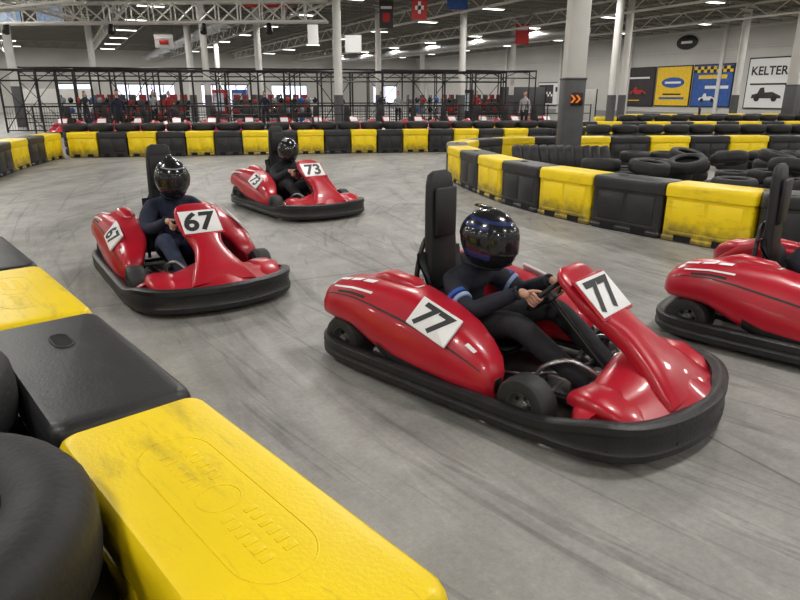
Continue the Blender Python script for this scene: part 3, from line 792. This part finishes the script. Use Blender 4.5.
def kart(x,y,deg,num=None):
    e=empty('go_kart',(x,y,0),R(deg))
    put('bumper_ring',KM['bumper'],e); put('body_panels',KM['body'],e); put('chassis',KM['chassis'],e); put('seat',KM['seat'],e); put('steering_wheel',KM['steer'],e)
    if num not in DEC: DEC[num]=decals(num)
    put('number_decals',DEC[num],e)
    put('wheel_front_left',KM['wf'],e,(.43,.53,.15)).rotation_euler=(0,0,R(-4)); put('wheel_front_right',KM['wf'],e,(.43,-.53,.15)).rotation_euler=(0,0,R(-4))
    put('wheel_rear_left',KM['wr'],e,(-.88,.49,.15)); put('wheel_rear_right',KM['wr'],e,(-.88,-.49,.15))
    return e

# ---------------------------------------------------------------- people
def skin_eval(V,E,rad,root=0,sub=2):
    me=bpy.data.meshes.new('s'); me.from_pydata(V,E,[]); o=bpy.data.objects.new('s',me); COL.objects.link(o)
    sk=o.modifiers.new('sk','SKIN'); sk.use_smooth_shade=True; sk.branch_smoothing=.6
    for i,r in enumerate(rad):
        d=me.skin_vertices[0].data[i]; d.radius=(r,r) if not isinstance(r,tuple) else r; d.use_root=(i==root)
    ss=o.modifiers.new('ss','SUBSURF'); ss.levels=sub; ss.render_levels=sub
    dg=bpy.context.evaluated_depsgraph_get(); dg.update()
    out=bpy.data.meshes.new_from_object(o.evaluated_get(dg))
    bpy.data.objects.remove(o); return out
def bone_mats(me,V,E,Rr,bone,table,mats):
    VV=[Vector(p) for p in V]
    me.materials.clear()
    for m in mats: me.materials.append(m)
    for p in me.polygons:
        c=p.center; best=None
        for (a,q),bn in zip(E,bone):
            A,Q=VV[a],VV[q]; d=Q-A; t=max(0,min(1,(c-A).dot(d)/d.length_squared)); D=(c-(A+d*t)).length-(Rr[a]*(1-t)+Rr[q]*t)
            if best is None or D<best[0]: best=(D,bn)
        p.material_index=table[best[1]]; p.use_smooth=True
def face_geo(b,o=Vector((0,0,0)),hairm=None):
    """head with nose, eyes, brows, ears and mouth, looking along +X"""
    def hp(az,el):
        x=.098*math.cos(el)*math.cos(az);y=.076*math.cos(el)*math.sin(az);z=.118*math.sin(el)
        if x>0:
            x+=.024*math.exp(-((y/.013)**2+((z+.008)/.024)**2))
            x-=.010*math.exp(-(((abs(y)-.032)/.016)**2+((z-.016)/.012)**2))
            x+=.006*math.exp(-((y/.03)**2+((z+.098)/.02)**2))
        if z<-.03: y*=1-.9*abs(z+.03)
        return Vector((x,y,z))+o
    azs=[-math.pi+2*math.pi*k/48 for k in range(49)]; els=[-math.pi/2+math.pi*k/32 for k in range(33)]
    b.grid(hp,azs,els,0)
    T=Matrix.Translation(o)
    for s in (1,-1):
        for rad,off,mi in ((.0135,0,1),(.0068,.0095,2)):
            b.rev([(rad*math.sin(t),rad*math.cos(t)) for t in [R(1)+R(178)*k/8 for k in range(9)]],mi,14,T@Matrix.Translation((.079+off,s*.032,.016)),loop=False)
        b.tube([(.092,s*.018,.040),(.092,s*.034,.044),(.082,s*.05,.040)],.004,3,6,X=T)
        b.rings([[Vector((-.005+.018*c,s*(.073+w),-.002+.028*q)) for c,q in [(math.cos(t),math.sin(t)) for t in [k*math.pi/6 for k in range(12)]]] for w in (0,.008)],0,X=T)
    b.tube([(.088,-.024,-.055),(.096,-.010,-.053),(.098,0,-.054),(.096,.010,-.053),(.088,.024,-.055)],[.003,.0055,.005,.0055,.003],4,8,X=T)
    if hairm:
        b.grid(lambda a,l:(hp(a,l)-o)*1.09+o,azs,[R(-40)+R(130)*k/24 for k in range(25)],3,keep=lambda a,l:(l>R(38)) or (abs(a)>R(80) and l>R(-25)))
FM=[m_skin,m_eye,m_iris,m_hair,m_lip]
def driver(e_loc,deg,lean,jack,pant,shoe,hstyle,stripe,hz=0.,turn=0.):
    e=empty('kart_driver',(e_loc[0],e_loc[1],0),R(deg))
    dz=hz
    V=[(-.33,0,.245),(-.365,0,.37),(-.355,0,.49),(-.325,0,.585+dz),(-.30,0,.665+dz),(-.265,0,.74+dz)]
    Rr=[.145,.152,.160,.125,.070,.060]; E=[(0,1),(1,2),(2,3),(3,4),(4,5)]; bone=['t','t','t','n','n']
    def addv(p,r): V.append(p);Rr.append(r);return len(V)-1
    rim={}; UA={}
    for s in (1,-1):
        rp=WC+Vector((0,s*WR,0)); O=Vector((0,s,0)); B=-WA; T=WT
        rim[s]=(rp,O,B,T)
        wr=rp+O*.028+B*.085-T*.035
        sh=addv((-.325,s*.168,.57+dz),.090)
        ua=addv((-.23,s*.252,.49+dz*.7),.073)
        el=addv((-.12,s*.275,.435+dz*.4),.062); fa=addv(((-.12+wr.x)/2,s*(.275+.17)/2,(.435+wr.z)/2+.0),.053)
        w=addv(tuple(wr),.038); UA[s]=(Vector(V[ua]),Vector(V[el]),Vector(V[sh]),Vector(V[fa]))
        hip=addv((-.29,s*.10,.225),.105); th=addv((-.08,s*.16,.33),.096); kn=addv((.14,s*.20,.41),.076)
        ca=addv((.34,s*.185,.29),.067); an=addv((.55,s*.15,.165),.049); he=addv((.585,s*.15,.130),.044); to=addv((.70,s*.155,.205),.038)
        for a,c,bn in ((3,sh,'t'),(sh,ua,'a'),(ua,el,'a'),(el,fa,'f'),(fa,w,'f'),(0,hip,'l'),(hip,th,'l'),(th,kn,'l'),(kn,ca,'l'),(ca,an,'l'),(an,he,'s'),(he,to,'s')):
            E.append((a,c)); bone.append(bn)
    me=skin_eval(V,E,Rr,0,2)
    bone_mats(me,V,E,Rr,bone,{'t':0,'n':0,'a':0,'f':0,'l':1,'s':2},(jack,pant,shoe))
    put('body',me,e)
    b=MB()
    b.tube([Vector((-.295+.074*math.cos(t),.074*math.sin(t),.665+dz-.02*math.cos(t))) for t in [k*math.pi/10 for k in range(20)]],.022,0,8,closed=True)
    for s in (1,-1):
        rp,O,B,T=rim[s]; wr=rp+O*.028+B*.085-T*.035; dd=(wr-UA[s][3]).normalized()
        x_,y_=frame(dd); b.tube([wr-dd*.012+(x_*math.cos(t)+y_*math.sin(t))*.034 for t in [k*math.pi/8 for k in range(16)]],.009,0,6,closed=True)
        if stripe:
            A,Q,S,Fa=UA[s]; dd=(Q-A).normalized(); x_,y_=frame(dd)
            for o_,r0,mi in ((-.02,.0755,1),(.018,.0725,2)):
                b.rings([[A+dd*(o_+h)+(x_*math.cos(t)+y_*math.sin(t))*(r0-ins) for t in [k*math.pi/12 for k in range(24)]] for h,ins in ((0,.006),(.004,0),(.024,.001),(.028,.007))],mi)
    b.obj('collar_and_cuffs',[jack,m_blue,m_strp],e)
    hv=[]
    for s in (1,-1):
        rp,O,B,T=rim[s]
        V2=[];E2=[];R2=[]
        def av(p,r,par=None):
            V2.append(tuple(p)); R2.append(r); i=len(V2)-1
            if par is not None: E2.append((par,i))
            return i
        w=av(rp+O*.028+B*.095-T*.035,.027)
        p0=av(rp+O*.03+B*.055-T*.012,.027,w); 
        p1=av(rp+O*.028+B*.032+T*.004,.022,p0)
        hv.append(skin_eval(V2,E2,R2,0,2))
        for k,(off,endang,r) in enumerate(((.030,232,.0090),(.010,245,.0095),(-.010,235,.0090),(-.029,210,.0078))):
            V2=[];E2=[];R2=[]
            last=av(rp+O*.026+B*.036+T*off*.8,r*1.15)
            for ang in (48,95,150,190,endang):
                q=.0235; last=av(rp+(B*math.cos(R(ang))+O*math.sin(R(ang)))*q*(1.1 if ang<60 else 1)+T*off,r*(1-.12*(ang>150)),last)
            hv.append(skin_eval(V2,E2,R2,0,1))
        V2=[];E2=[];R2=[]
        a=av(rp+O*.03+B*.058+T*.0,.013); c2=av(rp+O*.008+B*.045+T*.024,.011,a); c3=av(rp-O*.012+B*.026+T*.040,.0098,c2); c4=av(rp-O*.022+B*.008+T*.050,.0088,c3)
        hv.append(skin_eval(V2,E2,R2,0,1))
    b=MB()
    for m1 in hv: b.add([v.co.copy() for v in m1.vertices],[tuple(p.vertices) for p in m1.polygons],0)
    b.obj('hands',[m_skin],e,ang=80)
    H=empty('head'); H.parent=e; H.location=(-.205,0,.815+dz); H.rotation_euler=(0,R(lean),R(turn))
    b=MB(); face_geo(b); b.obj('face',FM,H,ang=80)
    b=MB()
    sx,sy,sz=.180,.145,.174
    def he_(az,el,k=1.):
        c=math.cos(el); x=sx*c*math.cos(az); y=sy*c*math.sin(az); z=sz*math.sin(el)
        if el<0:
            f=max(0,math.cos(az)); q=min(1,-el/R(35)); x+=.028*f*f*q*c; 
            z=sz*math.sin(el)*1.12
            if math.cos(az)<0: x*=1-.10*q
        if math.cos(az)<0 and el>0: x*=1.03
        return Vector((x*k,y*k,z*k))
    def port(az,el): return abs(az)<R(64) and R(-15)<el<R(24)
    azs=[-math.pi+2*math.pi*k/60 for k in range(61)]; els=[R(-58)+R(148)*k/38 for k in range(39)]
    def sty(az,el):
        A=math.degrees(abs(az));Ed=math.degrees(el)
        if hstyle=='blue':
            if 38<Ed<48 and A<150: return 1
            if 24<Ed<32 and 70<A<160: return 1
            if -30<Ed<-20 and A>60 and A<130: return 1
        if hstyle=='plain':
            if 40<Ed<43 and A<70: return 2
        if hstyle=='grey':
            if Ed>52 and A>35: return 2
            if -28<Ed<-22 and A>60: return 2
        return 0
    nv=len(els)
    V0=[he_(a_,l_) for a_ in azs for l_ in els]; o0=len(b.v); b.v+=V0
    for i in range(len(azs)-1):
        for j_ in range(nv-1):
            ca=(azs[i]+azs[i+1])/2; ce=(els[j_]+els[j_+1])/2
            if port(ca,ce): continue
            b.f.append([o0+i*nv+j_,o0+(i+1)*nv+j_,o0+(i+1)*nv+j_+1,o0+i*nv+j_+1]); b.m.append(sty(ca,ce))
    b.grid(lambda a_,l_:he_(a_,l_,.93),azs,els,3,keep=lambda a_,l_:not port(a_,l_))
    rim_p=[he_(R(a_),R(-15),1.0) for a_ in range(-64,65,8)]+[he_(R(64),R(l_),1.0) for l_ in range(-8,24,8)]+[he_(R(a_),R(24),1.0) for a_ in range(64,-65,-8)]+[he_(R(-64),R(l_),1.0) for l_ in range(16,-15,-8)]
    b.tube(rim_p,.007,3,6,closed=True)
    b.tube([he_(R(a_),R(-58),.97) for a_ in range(0,360,10)],.012,3,6,closed=True)
    for s in (1,-1): b.cyl(he_(s*R(74),R(4),.98),he_(s*R(74),R(4),1.05),.026,mi=3,n=14)
    for yy in (-.02,.02): b.rbox(he_(R(yy*300),R(-38),1.0),(.01,.022,.012),.003,3)
    b.rbox((-.07,0,.172),(.10,.05,.012),.005,0)
    b.obj('helmet',[m_hel,m_helb,m_helw,m_seat],H,ang=40,fix=False)
    b=MB(); b.grid(lambda a_,l_:he_(a_,l_,1.03),[R(-70)+R(140)*k/24 for k in range(25)],[R(-16)+R(43)*k/10 for k in range(11)],0)
    b.obj('visor',[m_visor],H,ang=60,fix=False)
    return e
kart(.672,3.475,-43,'77'); driver((.672,3.475),-43,8,m_jblack,m_pant,m_shoeg,'blue',True,-.01,6)
kart(-1.93,5.52,-56,'67'); driver((-1.93,5.52),-56,10,m_jnavy,m_jean,m_shoe,'plain',False,.08,0)
kart(-1.52,9.25,-54,'73'); driver((-1.52,9.25),-54,5,m_jgrey,m_pant,m_shoe,'grey',False,.02,-4)
kart(2.98,3.86,-43,None); driver((2.98,3.86),-43,6,m_jblack,m_pant,m_shoe,'plain',False,0,0)
random.seed(3)
for k in range(15): kart(-13.5+1.42*k,26.4+.23*k+random.uniform(-.1,.1),-75+random.uniform(-6,6))
kart(16.0,26.9,-172); kart(13.0,22.9+4.2,-20)

# standing spectators by the pit fence (local: facing +X)
def spectator_mesh(top,leg,arm):
    V=[(0,0,.94),(0,0,1.10),(.01,0,1.27),(0,0,1.42),(.01,0,1.50),(.02,0,1.57)]
    Rr=[.125,.115,.135,.105,.055,.05]; E=[(0,1),(1,2),(2,3),(3,4),(4,5)]; bone=['t','t','t','t','n']
    def av(p,r): V.append(p);Rr.append(r);return len(V)-1
    hands=[]
    for s in (1,-1):
        sh=av((0,s*.165,1.40),.062)
        if arm and s==1: el=av((.06,s*.25,1.16),.045); wr=av((.26,s*.16,1.18),.032)
        else: el=av((-.03,s*.225,1.12),.045); wr=av((.03,s*.235,.88),.030)
        hp_=av((0,s*.09,.88),.095); kn=av((.02,s*.10,.49),.062); an=av((-.01,s*.10,.10),.042); to=av((.15,s*.12,.04),.036)
        for a,c,bn in ((3,sh,'t'),(sh,el,'t'),(el,wr,'t'),(0,hp_,'l'),(hp_,kn,'l'),(kn,an,'l'),(an,to,'s')): E.append((a,c)); bone.append(bn)
        d=(Vector(V[wr])-Vector(V[el])).normalized(); hands.append((Vector(V[wr]),d,s))
    me=skin_eval(V,E,Rr,0,2); bone_mats(me,V,E,Rr,bone,{'t':5,'n':0,'l':6,'s':7},FM+[top,leg,m_shoe])
    b=MB()
    b.v=[v.co.copy() for v in me.vertices]; b.f=[list(p.vertices) for p in me.polygons]; b.m=[p.material_index for p in me.polygons]
    face_geo(b,Vector((.035,0,1.665)),True)
    for W,d,s in hands:
        side=Vector((1,0,0)) if abs(d.z)>.6 else Vector((0,0,1))
        b.tube([W-d*.01,W+d*.03,W+d*.075],[.026,.034,.030],0,8)
        for k,L in enumerate((.070,.080,.074,.058)):
            o_=W+d*.07+side*(.026-.0175*k); inw=Vector((0,-s,0))
            b.tube([o_,o_+d*L*.5,o_+d*L*.85+inw*.014],[.0088,.0082,.0070],0,6)
        b.tube([W+d*.02+side*.03,W+d*.05+side*.05,W+d*.085+side*.05],[.012,.010,.008],0,6)
    return b.mesh('spectator',FM+[top,leg,m_shoe],ang=80,fix=False)
m_tee=M('shirt_grey',(.35,.35,.36),.8); m_teer=M('shirt_red',(.35,.03,.03),.8)
sm=[spectator_mesh(m_jgrey,m_jean,True),spectator_mesh(m_tee,m_pant,False),spectator_mesh(m_teer,m_jean,True),spectator_mesh(m_jnavy,m_pant,False)]
for k,(x,y,a) in enumerate(((-15.4,32.2,-70),(-12.2,32.6,-95),(-11.5,32.8,-60),(-6.9,33.6,-80),(-3.1,34.4,-110),(-.1,34.6,-75),(4.0,34.6,-90),(-10.6,24.7,-70),(-1.0,34.9,-60),(5.6,29.5,-120))):
    put('spectator',sm[k%4],None,(x,y,0),R(a))

# ---------------------------------------------------------------- world + camera
w=bpy.data.worlds.new('hall_ambient'); scene.world=w; w.use_nodes=True
w.node_tree.nodes['Background'].inputs[0].default_value=(.95,.95,1,1); w.node_tree.nodes['Background'].inputs[1].default_value=.3
cam=bpy.data.cameras.new('camera'); co=bpy.data.objects.new('camera',cam); COL.objects.link(co)
co.location=(0,0,1.6); co.rotation_euler=(R(90-18.08),0,0); cam.sensor_width=36; cam.lens=28.26; cam.clip_end=300
scene.camera=co
